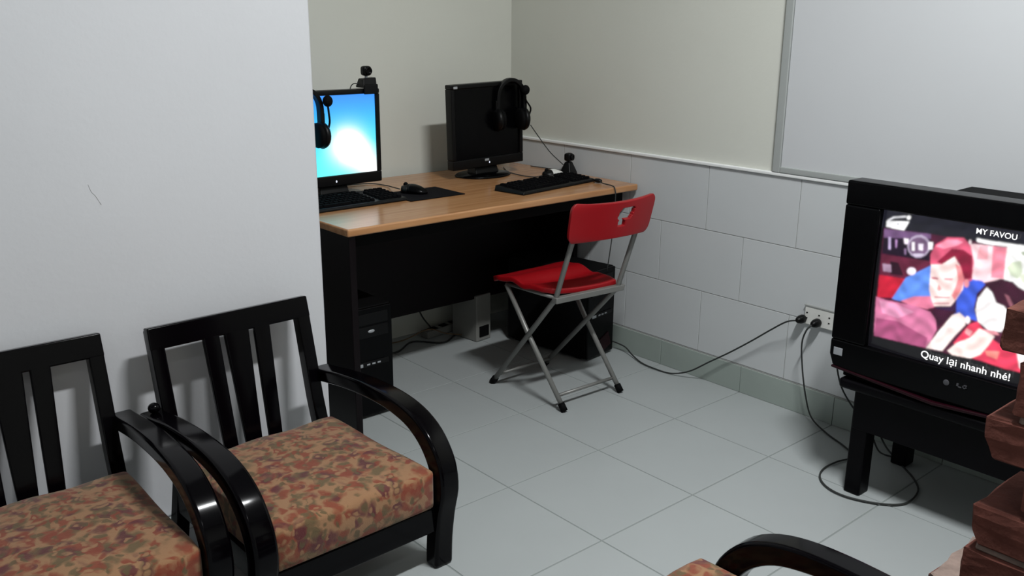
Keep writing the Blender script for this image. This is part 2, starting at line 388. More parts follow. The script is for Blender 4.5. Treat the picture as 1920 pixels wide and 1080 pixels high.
# ------------------------------------------------------------------ headsets, webcams
def headset(label, loc, rz, tilt=0, mic=.076):
    t = thing('headset', label, 'headset', loc, rz); t.rotation_euler = (0, tilt, rz)
    n = 18; band = []
    for i in range(n + 1):
        a = PI * i / n; band.append((-math.cos(a) * .062, 0, -.075 + math.sin(a) * .075))
    pts = [(-.063, 0, -.125)] + band + [(.063, 0, -.125)]
    s = MB()
    for i in range(len(pts) - 1):
        p, q = Vector(pts[i]), Vector(pts[i + 1]); d = (q - p).normalized(); nn = Vector((d.z, 0, -d.x))
        if i == 0: ring = [(p, nn)]
        ring.append((q, nn))
    vs = []; fs = []
    for (p, nn) in ring:
        th = .008
        vs += [p + nn * th + Vector((0, -.014, 0)), p - nn * th + Vector((0, -.014, 0)), p - nn * th + Vector((0, .014, 0)), p + nn * th + Vector((0, .014, 0))]
    for i in range(len(ring) - 1):
        for k in range(4): fs.append((4 * i + k, 4 * i + (k + 1) % 4, 4 * i + 4 + (k + 1) % 4, 4 * i + 4 + k))
    fs += [(3, 2, 1, 0), tuple(4 * (len(ring) - 1) + k for k in range(4))]
    s.add(vs, fs).build('headband', M['black'], t, bevel=.003)
    for sd in (-1, 1):
        R = Matrix.Translation((sd * .054, 0, -.165)) @ Matrix.Rotation(sd * PI / 2, 4, 'Y')
        c = MB().lathe([(.030, -.006), (.046, .0), (.050, .008), (.046, .018), (.032, .026), (.012, .029)], 24, R).build('ear_cup', M['black'], t, smooth=True)
        MB().lathe([(.020, -.020), (.038, -.018), (.046, -.010), (.044, 0), (.030, .001)], 24, R).build('ear_pad', M['matte_black'], c, smooth=True)
        MB().box((sd * .066 - .009, -.012, -.15), (sd * .066 + .007, .012, -.085)).build('slider', M['black'], t, bevel=.003)
    MB().tube([(.084, -.006, -.155), (.086, -.02, -.12), (mic + .004, -.026, -.085), (mic, -.028, -.06)], .0038, 6, smooth=4).build('microphone_boom', M['black'], t, smooth=True)
    MB().ball((mic, -.028, -.042), (.019, .017, .021), 12, 8).build('microphone', M['matte_black'], t, smooth=True)
    return t
headset('black headset hung over the glowing monitor beside the wall corner', (-1.262, -.345, 1.150), 0.1)
head_dark = headset('black headset hung over the right corner of the dark monitor', (-.276, -.318, 1.150), -.25, mic=.056)
attach(MB().tube([(-.172, -.33, .955), (-.150, -.36, .905), (-.118, -.40, .84), (-.088, -.44, .795), (-.070, -.455, .775)], .0022, 6, smooth=5).build('cord', M['cord'], smooth=True), head_dark)
def webcam(label, loc, rz, clip):
    t = thing('webcam', label, 'webcam', loc, rz)
    if clip:
        b = MB(); b.box((-.030, -.030, .003), (.032, .028, .012)); b.hexa([(-.030, -.026, .010), (.030, -.026, .010), (.030, .026, .010), (-.030, .026, .010)], [(-.024, -.018, .036), (.032, -.018, .040), (.032, .018, .040), (-.024, .018, .036)])
        b.box((-.03, -.034, -.02), (.03, -.0245, .016)); b.build('clip', M['black'], t, bevel=.003); zt = .036
    else:
        b = MB(); b.hexa([(-.036, -.03, .0005), (.036, -.03, .0005), (.036, .03, .0005), (-.036, .03, .0005)], [(-.014, -.012, .055), (.014, -.012, .055), (.014, .012, .055), (-.014, .012, .055)])
        b.build('foot', M['black'], t, bevel=.006); zt = .046
    MB().tube([(0, 0, zt - .006), (0, 0, zt + .016)], .006, 10).build('neck', M['silver'], t, smooth=True)
    hd = MB().box((-.018, -.016, zt + .010), (.018, .016, zt + .046)).build('camera_head', M['black'], t, bevel=.010, seg=3)
    R = Matrix.Translation((0, -.016, zt + .028)) @ Matrix.Rotation(PI / 2, 4, 'X')
    MB().lathe([(.014, 0), (.014, .006), (.010, .006), (.009, .002), (.002, .003)], 20, R).build('lens', M['gloss_black'], hd, smooth=True)
    return t
cam_clip = webcam('small black webcam clipped on top of the glowing monitor', (-.978, -.30, 1.1415), 0, True)
cam_desk = webcam('small black webcam standing on the desk by the tiled wall', (-.062, -.46, DZ), .3, False)
attach(MB().tube([(-1.006, -.285, 1.158), (-1.018, -.268, 1.156), (-1.03, -.262, 1.13), (-1.05, -.240, 1.02), (-1.06, -.230, .85)], .002, 6, smooth=4).build('cord', M['cord'], smooth=True), cam_clip)
attach(MB().tube([(-.062, -.445, DZ + .035), (-.045, -.425, DZ + .03), (-.030, -.42, DZ + .003), (-.030, -.36, DZ + .003), (-.05, -.2, DZ + .003)], .002, 6, smooth=4).build('cord', M['cord'], smooth=True), cam_desk)

# ------------------------------------------------------------------ keyboards, mice
def keyboard(label, loc, rz, L, D):
    t = thing('keyboard', label, 'keyboard', loc, rz)
    MB().hexa([(-L / 2, -D / 2, .0), (L / 2, -D / 2, .0), (L / 2, D / 2, .0), (-L / 2, D / 2, .0)],
              [(-L / 2 + .004, -D / 2 + .004, .012), (L / 2 - .004, -D / 2 + .004, .012), (L / 2 - .004, D / 2 - .002, .024), (-L / 2 + .004, D / 2 - .002, .024)]).build('case', M['black'], t, bevel=.004)
    proto = None; rows = 6; kw = .0185
    for r in range(rows):
        y = -D / 2 + .028 + r * (D - .052) / (rows - 1); z = .012 + .012 * (y + D / 2) / D
        n = int((L - .03) / .0195)
        i = 0
        while i < n:
            span = 6 if (r == 0 and i == 4) else 1
            x0 = -L / 2 + .016 + i * .0195
            wk = .0195 * span - .0025
            if (r == 5 and i % 5 == 1) or i == 15: i += 1; continue
            if span == 1 and proto:
                k = proto.copy(); COL.objects.link(k); k.parent = t; k.location = (x0, y, z)
            else:
                k = MB().hexa([(0, -.0082, 0), (wk, -.0082, 0), (wk, .0082, 0), (0, .0082, 0)], [(.002, -.0062, .0075), (wk - .002, -.0062, .0075), (wk - .002, .0062, .0075), (.002, .0062, .0075)]).build('key', M['key'], t, loc=(x0, y, z))
                if span == 1: proto = k
            i += span
    return t
keyboard('black keyboard in front of the glowing monitor, cut by the wall corner', (-1.185, -.455, DZ + .0005), .02, .44, .175)
key_dark = keyboard('black keyboard lying askew in front of the dark monitor', (-.350, -.630, DZ + .0005), .13, .46, .155)
def mouse(label, loc, rz, m, front):
    t = thing('mouse', label, 'mouse', loc, rz)
    def shell(y0, y1, name, mm):
        n, k = 10, 14; vs = []; fs = []
        for i in range(n + 1):
            y = y0 + (y1 - y0) * i / n; q = y / .055
            w = .031 * math.sqrt(max(.02, 1 - abs(q) ** 3.2)) * (1 - .08 * q); h = .034 * max(.12, math.cos((q + .18) * 1.15)) ** .8
            vs += [(w * math.cos(PI * j / k), -y, h * math.sin(PI * j / k) ** .7 if 0 < j < k else 0) for j in range(k + 1)]
        for i in range(n):
            for j in range(k): fs.append((i * (k + 1) + j, i * (k + 1) + j + 1, (i + 1) * (k + 1) + j + 1, (i + 1) * (k + 1) + j))
            fs.append((i * (k + 1), (i + 1) * (k + 1), (i + 1) * (k + 1) + k, i * (k + 1) + k))
        fs += [tuple(range(k + 1)), tuple(n * (k + 1) + j for j in range(k, -1, -1))]
        return MB().add(vs, fs).build(name, mm, t, smooth=True)
    shell(-.018, .0545, 'body', m); shell(-.0545, -.0185, 'buttons', front)
    MB().tube([(-.003, .036, .030), (.003, .036, .030)], .009, 12).build('wheel', M['matte_black'], t, smooth=True)
    return t
padz = DZ + .0035
tag(MB().box((-.125, -.10, 0), (.125, .10, .003)).build('mouse_pad', mat('dark_pad', (10, 9, 13), .85, .1, bump=.3, bscale=300), bevel=.001), 'thin dark mouse pad on the desk under the black mouse', 'mouse pad')
mp_ = bpy.data.objects['mouse_pad']; mp_.location = (-.845, -.468, DZ + .0003); mp_.rotation_euler = (0, 0, -.02)
mouse_black = mouse('black mouse on the dark mouse pad left of the desk centre', (-.865, -.435, padz), .5, M['gloss_black'], M['black'])
mouse_white = mouse('white mouse with black front beside the desk webcam', (-.168, -.480, DZ + .0005), 1.35, M['white'], M['black'])
attach(MB().tube([(-.895, -.380, DZ + .014), (-.90, -.34, DZ + .016), (-.86, -.24, DZ + .004), (-.88, -.16, DZ + .004), (-.95, -.13, DZ + .004), (-1.02, -.14, DZ + .004)], .0022, 6, smooth=5).build('cord', M['cord'], smooth=True), mouse_black)
attach(MB().tube([(-.222, -.467, DZ + .010), (-.25, -.44, DZ + .003), (-.262, -.36, DZ + .003), (-.24, -.26, DZ + .003), (-.18, -.16, DZ + .003)], .002, 6, smooth=5).build('cord', M['cord'], smooth=True), mouse_white)
kc = MB().tube([(.012, .04, .012), (.0, -.005, .010), (-.015, -.06, .006), (-.028, -.118, .006), (-.033, -.138, -.004), (-.032, -.141, -.05), (-.031, -.13, -.2), (-.033, -.11, -.35)], .0024, 6, smooth=5).build('cord', M['cord'], smooth=True, loc=(-.135, -.70, DZ)); attach(kc, key_dark)
MB().ball((-.002, -.012, .011), (.013, .022, .009), 12, 8).build('ferrite_lump', M['black'], kc, smooth=True)

# ------------------------------------------------------------------ computers and clutter under the desk
def tower(label, loc, rz, w, d, h, kind):
    t = thing('computer_tower', label, 'computer', loc, rz)
    MB().box((-w / 2, .012, .012), (w / 2, d, h)).build('case', M['matte_black'], t, bevel=.004)
    MB().box((-w / 2, 0, .012), (w / 2, .014, h - .002)).build('front_panel', M['gloss_black'], t, bevel=.005)
    for sx in (-1, 1):
        for yy in (.05, d - .06): MB().box((sx * (w / 2 - .03) - .012, yy, 0), (sx * (w / 2 - .03) + .012, yy + .03, .013)).build('foot', M['matte_black'], t)
    for k in range(2): MB().box((-w / 2 + .02, -.003, h - .062 - k * .048), (w / 2 - .02, .003, h - .022 - k * .048)).build('drive_bay', M['black'], t, bevel=.001)
    MB().ball((.0, -.003, h * .79 - .0), (.014, .003, .006), 12, 6).build('power_button', M['silver'], t)
    p = MB().box((-w / 2 + .02, -.004, h * .48), (w / 2 - .02, .003, h * .525)).build('port_strip', M['black'], t, bevel=.001)
    MB().box((-w / 2 + .022, -.006, h * .487), (-w / 2 + .05, -.003, h * .515)).build('badge', M['silver'], p, bevel=.001)
    for k in range(3): MB().box((-w / 2 + .066 + k * .022, -.0055, h * .495), (-w / 2 + .079 + k * .022, -.003, h * .508)).build('port', M['silver'], p)
    if kind:
        MB().prism([(-.02, -.004, h * .20), (.05, -.004, h * .27), (.072, -.004, h * .12), (.02, -.004, h * .07)], (0, .004, 0)).build('red_reflection', M['red_trim'], t)  # flat dark red patch paints a reflection on the front panel
    return t
tower('black computer tower standing under the left end of the desk', (-1.235, -.68, 0), 0, .18, .43, .42, 0)
tower_right = tower('black computer tower standing under the desk right end by the tiled wall', (-.152, -.772, 0), .13, .185, .45, .392, 1)
t = thing('power_unit', 'small pale grey box on the floor beside the right computer tower', 'power box', (-.395, -.28, 0), .1)
MB().box((-.045, 0, 0.001), (.045, .16, .215)).build('case', M['grey_box'], t, bevel=.005)
MB().box((-.028, -.004, .02), (.03, .003, .07)).build('socket_panel', M['matte_black'], t, bevel=.002)
t = thing('power_strip', 'pale power strip lying on the floor under the desk among cords', 'power strip', (-.47, -.075, 0), .12)
MB().box((-.12, -.025, .001), (.12, .025, .035)).build('body', M['grey_box'], t, bevel=.005)
for k in range(3): MB().box((-.085 + k * .065, -.017, .033), (-.045 + k * .065, .017, .037)).build('outlet', M['matte_black'], t, bevel=.001)
cl = (('black cord lying in a long wave on the floor under the desk', [(-.95, -.10, .004), (-.8, -.17, .004), (-.66, -.10, .004), (-.56, -.20, .004), (-.42, -.13, .004), (-.33, -.20, .004)], .004, M['cord']),
      ('pale grey cord hanging in a slack bow behind the desk panel', [(-.98, -.06, .28), (-.85, -.08, .16), (-.70, -.07, .14), (-.5, -.07, .2), (-.3, -.06, .30)], .003, M['grey_box']),
      ('thin brown cord crossing the floor behind the power strip', [(-.8, -.05, .005), (-.72, -.12, .03), (-.6, -.14, .06), (-.52, -.17, .03), (-.40, -.20, .005)], .003, mat('brown_cord', (96, 78, 58), .7, .2)),
      ('dark cord dropping from the desk back to the power strip', [(-.60, -.05, .70), (-.62, -.05, .40), (-.60, -.06, .15), (-.54, -.07, .04)], .0035, M['cord']))
for lb, pts, r, m in cl: tag(MB().tube(pts, r, 6, smooth=6).build('floor_cord', m, smooth=True), lb, 'cord', 'cords under the desk')

# ------------------------------------------------------------------ red folding chair
t = thing('folding_chair', 'red plastic folding chair with grey tube legs at the desk', 'chair', (-.54, -.895, 0))
def q(x, y, z): return (x + .54, y + .895, z)
for nm, side, pts, foot in (('long_leg', 0, [(-.692, -.705, .012), (-.690, -1.052, .432), (-.698, -1.140, .668), (-.704, -1.150, .75)], 0),
                      ('long_leg', 1, [(-.412, -.700, .012), (-.402, -1.085, .430), (-.392, -1.158, .668), (-.388, -1.166, .75)], 0),
                      ('short_leg', 0, [(-.672, -1.086, .012), (-.682, -.90, .255), (-.686, -.775, .425)], 0),
                      ('short_leg', 1, [(-.375, -1.092, .012), (-.386, -.92, .245), (-.392, -.795, .425)], 0)):
    pt = [q(*p) for p in pts]
    lg = MB().tube(pt, .0098, 12).build(nm, M['steel_grey'], t, smooth=True)
    a = Vector(pt[0]); b = Vector(pt[1]); d = (b - a).normalized()
    MB().tube([a - d * .010, a + d * .022], .0135, 12).build('rubber_foot', M['matte_black'], lg, smooth=True)
MB().tube([q(-.676, -1.05, .052), q(-.379, -1.06, .052)], .0065, 10).build('crossbar', M['steel_grey'], t, smooth=True)
MB().tube([q(-.692, -.735, .048), q(-.411, -.735, .048)], .0065, 10).build('crossbar', M['steel_grey'], t, smooth=True)
MB().hexa([q(-.705, -1.072, .418), q(-.385, -1.102, .418), q(-.385, -1.078, .418), q(-.705, -1.046, .418)], [q(-.705, -1.072, .440), q(-.375, -1.102, .440), q(-.375, -1.078, .440), q(-.705, -1.046, .440)]).build('seat_rail', M['steel_grey'], t, bevel=.003)
for a, b in (((-.685, -.775), (-.672, -1.05)), ((-.395, -.79), (-.385, -1.08))):
    MB().tube([q(a[0], a[1], .427), q(b[0], b[1], .427)], .007, 8).build('seat_bar', M['steel_grey'], t, smooth=True)
# seat: moulded shell with a raised front lobe and a groove
n, k = 22, 22; vs = []
for i in range(n + 1):
    v = i / n                      # 0 rear .. 1 front
    for j in range(k + 1):
        u = j / k * 2 - 1
        hw = .150 + .035 * v; cr = 1 - .10 * max(0, abs(v * 2 - 1) - .75) / .25
        x = -.535 + u * hw * cr + .010 * v; y = -1.045 + v * .345 + .012 * (1 - u * u) * (1 if v > .5 else -1) * abs(v * 2 - 1) + (-.03) * u * (1 - v)
        lobe = .014 * math.exp(-((v - .62) / .10) ** 2) - .012 * math.exp(-((v - .42) / .07) ** 2)
        z = .452 + lobe * (1 - .4 * u * u) + .006 * abs(u) ** 3 - .016 * max(0, v - .86) / .14
        vs.append(q(x, y, z))
fs = [(i * (k + 1) + j, i * (k + 1) + j + 1, (i + 1) * (k + 1) + j + 1, (i + 1) * (k + 1) + j) for i in range(n) for j in range(k)]
o = MB().add(vs, fs).build('seat', M['red'], t, smooth=True)
sm = o.modifiers.new('thick', 'SOLIDIFY'); sm.thickness = .020; sm.offset = -1
bv = o.modifiers.new('round', 'BEVEL'); bv.width = .004; bv.segments = 2
# backrest: curved shell with a hand slot
n, k = 28, 88; vs = []; ok = set()
for i in range(n + 1):
    v = i / n
    for j in range(k + 1):
        u = j / k * 2 - 1
        rr = 1 - .10 * abs(v * 2 - 1) ** 7 - (.10 * (1 - v) if u > 0 else 0)
        x = -.540 + u * .196 * rr; y = -1.172 - .024 * (1 - u * u) - .014 * u - .02 * (v - .5)
        z = .662 + v * .128 + .010 * u * u * (v - .2) - .002 * (1 - v) * (1 - u * u)
        vs.append(q(x, y, z))
fs = []
for i in range(n):
    for j in range(k):
        u = (j + .5) / k * 2 - 1; v = (i + .5) / n
        hole = ((u - .19 - (v - .66) * .25) / .19) ** 4 + ((v - .66) / .17) ** 4 < 1 or ((u - .09) / .10) ** 4 + ((v - .40) / .085) ** 4 < 1
        if not hole: fs.append((i * (k + 1) + j, i * (k + 1) + j + 1, (i + 1) * (k + 1) + j + 1, (i + 1) * (k + 1) + j))
o = MB().add(vs, fs).build('backrest', M['red'], t, smooth=True)
sm = o.modifiers.new('thick', 'SOLIDIFY'); sm.thickness = .016; sm.offset = 0
bv = o.modifiers.new('round', 'BEVEL'); bv.width = .003; bv.segments = 2

# ------------------------------------------------------------------ armchairs
def armchair(label, loc, rz):
    t = thing('armchair', label, 'armchair', loc, rz, 'black lacquered armchairs with floral cushions')
    sep = .255; hw = .029
    outer = [(.004, 0), (.0, .08), (-.012, .16), (-.028, .23), (-.022, .29), (.0, .335), (.040, .378), (.095, .408), (.16, .424), (.24, .430), (.34, .428), (.45, .418), (.55, .402), (.61, .394)]
    inner = [(.052, 0), (.048, .08), (.036, .16), (.024, .225), (.030, .272), (.048, .308), (.078, .340), (.122, .366), (.175, .380), (.245, .388), (.34, .387), (.45, .378), (.55, .363), (.605, .355)]
    def soft(L):
        P = [Vector((p[0], p[1])) for p in L]; Q = []
        for i in range(len(P) - 1):
            a, b, c, d = P[max(i - 1, 0)], P[i], P[i + 1], P[min(i + 2, len(P) - 1)]
            for k in range(3):
                u = k / 3; Q.append(.5 * (2 * b + (c - a) * u + (2 * a - 5 * b + 4 * c - d) * u * u + (3 * b - a - 3 * c + d) * u ** 3))
        return [tuple(v) for v in Q + [P[-1]]]
    outer, inner = soft(outer), soft(inner)
    for s in (-1, 1):
        MB().ribbon(outer, inner, s * sep - hw, s * sep + hw).build('arm', M['lacquer'], t, bevel=.009, seg=3)
        # rear leg and back post in one leaning piece
        pts_o = [(.575, .0), (.515, .20), (.552, .32), (.621, .606)]; pts_i = [(.620, .0), (.557, .20), (.592, .31), (.657, .598)]
        MB().ribbon(pts_o, pts_i, s * .215 - .019, s * .215 + .019).build('back_post', M['lacquer'], t, bevel=.004)
        MB().box((s * .222 - .012, .05, .115), (s * .222 + .012, .53, .185)).build('side_rail', M['lacquer'], t, bevel=.003)
    MB().box((-.232, .006, .112), (.232, .034, .182)).build('front_rail', M['lacquer'], t, bevel=.004)
    MB().box((-.206, .520, .135), (.206, .548, .20)).build('rear_rail', M['lacquer'], t, bevel=.004)
    # backrest: wide top rail, three tapering slats
    lean = (.705 - .60) / (.595 - .25)
    def by(z): return .535 + (z - .25) * .24
    def slab(x0b, x1b, x0t, x1t, z0, z1, th, name):
        MB().hexa([(x0b, by(z0), z0), (x1b, by(z0), z0), (x1b, by(z0) + th, z0 - th * .2), (x0b, by(z0) + th, z0 - th * .2)],
                  [(x0t, by(z1), z1), (x1t, by(z1), z1), (x1t, by(z1) + th, z1 - th * .2), (x0t, by(z1) + th, z1 - th * .2)]).build(name, M['lacquer'], t, bevel=.004)
    slab(-.235, .235, -.234, .234, .553, .612, .030, 'top_rail')
    for (a, b, c, d) in ((-.086, -.048, -.092, -.045), (-.022, .020, -.030, .042), (.044, .082, .058, .106)):
        slab(a, b, c, d, .175, .560, .016, 'slat')
    MB().ball((-.255, .572, .412), (.016, .016, .014), 12, 8).build('peg', M['lacquer'], t, smooth=True)
    # cushion
    w, y0, y1, z0, z1 = .224, .0, .495, .184, .290
    n = 16; vs = []
    c = MB().box((-w, y0, z0), (w, y1, z1)).build('seat_cushion', M['fabric'], t)
    bm = bmesh.new(); bm.from_mesh(c.data)
    bmesh.ops.subdivide_edges(bm, edges=bm.edges, cuts=9, use_grid_fill=True)
    rnd = random.Random(3)
    for v in bm.verts:
        x, y, z = v.co; fx = 1 - (abs(x) / w) ** 4; fy = 1 - (abs(y - (y0 + y1) / 2) / ((y1 - y0) / 2)) ** 4
        if z > (z0 + z1) / 2: v.co.z += .012 * fx * fy + .003 * math.sin(x * 31 + y * 17)
        v.co.z -= .012 * (y - y0) / (y1 - y0)
        if y < y0 + .001: v.co.y -= .010 * fx * (1 - abs((z - (z0 + z1) / 2) / ((z1 - z0) / 2)) ** 2)
    bm.to_mesh(c.data); bm.free()
    b = c.modifiers.new('bevel', 'BEVEL'); b.width = .014; b.segments = 3; b.limit_method = 'ANGLE'; b.angle_limit = math.radians(50)
    for p in c.data.polygons: p.use_smooth = True
    return t
R_ = math.radians
ac = armchair('black armchair with floral cushion, nearest to the wall corner', (-1.866, -1.618, 0), R_(1.0))
dup(ac, (-2.460, -1.572, 0), R_(-1.2), 'black armchair with floral cushion at the left edge of the photo')
a3 = dup(ac, (-1.685, -2.362, 0), R_(180), 'armchair at the bottom edge, only one curved arm and a cushion corner showing')

for c in kids(a3):
    if c.name.startswith('seat_cushion'): c.location = (.0, -.050, .022)
# ------------------------------------------------------------------ television on its stand
TVX = -.45; TYC = -2.318; TW = .650
t = thing('tv_stand', 'low black wooden stand carrying the television', 'stand', (-.25, -2.40, 0))
MB().box((-.205, -.40, .340), (.205, .365, .372)).build('stand_top', M['stand_wood'], t, bevel=.010, seg=3)
MB().box((-.178, -.36, .215), (-.150, .32, .342)).build('front_apron', M['stand_wood'], t, bevel=.002)
MB().box((.145, -.36, .225), (.165, .32, .342)).build('rear_apron', M['stand_wood'], t, bevel=.002)
for y in (-.365, .300): MB().box((-.15, y, .225), (.15, y + .02, .342)).build('side_apron', M['stand_wood'], t, bevel=.002)
for sx, sy in ((-1, 1), (1, 1), (-1, -1), (1, -1)):
    x = sx * .145; y = .300 if sy > 0 else -.345
    MB().box((x - .030, y - .026, 0), (x + .030, y + .026, .342)).build('leg', M['stand_wood'], t, bevel=.006)

telly = t = thing('television', 'boxy black tube television showing a film scene with a subtitle', 'television', (-.25, TYC, .372))
def tv(x, y, z): return (x + .25, y - TYC, z - .372)
yl, yr, zb, zt = TYC + TW / 2, TYC - TW / 2, .392, .960
# front frame with chamfered lower corners, as four bars round the tube
s = MB(); x0, x1 = TVX, TVX + .075
sy0, sy1, sz0, sz1 = -2.10, -2.54, .484, .89
s.prism([tv(x0, yl, .436), tv(x0, yl - .012, .405), tv(x0, yl - .03, .392), tv(x0, yr + .03, .392), tv(x0, yr + .012, .405), tv(x0, yr, .436), tv(x0, yr, sz0), tv(x0, yl, sz0)], (.075, 0, 0))
s.box(tv(x0, yr, sz1), tv(x1, yl, zt))
s.box(tv(x0, sy0, sz0), tv(x1, yl, sz1)); s.box(tv(x0, yr, sz0), tv(x1, sy1, sz1))
fr = s.build('front_frame', M['gloss_black'], t, bevel=.006, seg=3)
MB().hexa([tv(x1, yr + .03, .40), tv(x1, yl - .03, .40), tv(-.06, -2.18, .42), tv(-.06, -2.46, .42)],
          [tv(x1, yr + .03, .935), tv(x1, yl - .03, .935), tv(-.06, -2.18, .80), tv(-.06, -2.46, .80)]).build('rear_housing', M['matte_black'], t, bevel=.02)
MB().box(tv(TVX + .02, yr + .04, .372), tv(-.16, yl - .04, .395)).build('plinth', M['matte_black'], t, bevel=.003)
# dark red curved strip along the bottom of the frame
rib = []
MB().prism([tv(x0 - .004, yl - .012, .403), tv(x0 - .010, TYC, .384), tv(x0 - .004, yr + .012, .403), tv(x0 - .004, yr + .012, .396), tv(x0 - .010, TYC, .375), tv(x0 - .004, yl - .012, .396)], (.02, 0, 0)).build('red_strip', M['red_trim'], t, bevel=.002)
MB().box(tv(x0 - .002, yl - .042, .437), tv(x0 + .002, yl - .014, .460)).build('silver_sticker', M['silver'], t, bevel=.001)
bd = MB(); bd.ball(tv(x0 - .001, -2.345, .449), (.002, .0085, .0085), 14, 8)
bd.box(tv(x0 - .002, -2.378, .4455), tv(x0 + .001, -2.373, .456)); bd.box(tv(x0 - .002, -2.386, .4455), tv(x0 + .001, -2.373, .448))
bd.box(tv(x0 - .002, -2.392, .4455), tv(x0 + .001, -2.389, .456)); bd.box(tv(x0 - .002, -2.400, .4455), tv(x0 + .001, -2.389, .448)); bd.box(tv(x0 - .002, -2.400, .4535), tv(x0 + .001, -2.389, .456)); bd.box(tv(x0 - .002, -2.400, .4455), tv(x0 + .001, -2.397, .451))
bd.build('maker_badge', mat('badge_grey', (70, 70, 74), .5, .4), t)

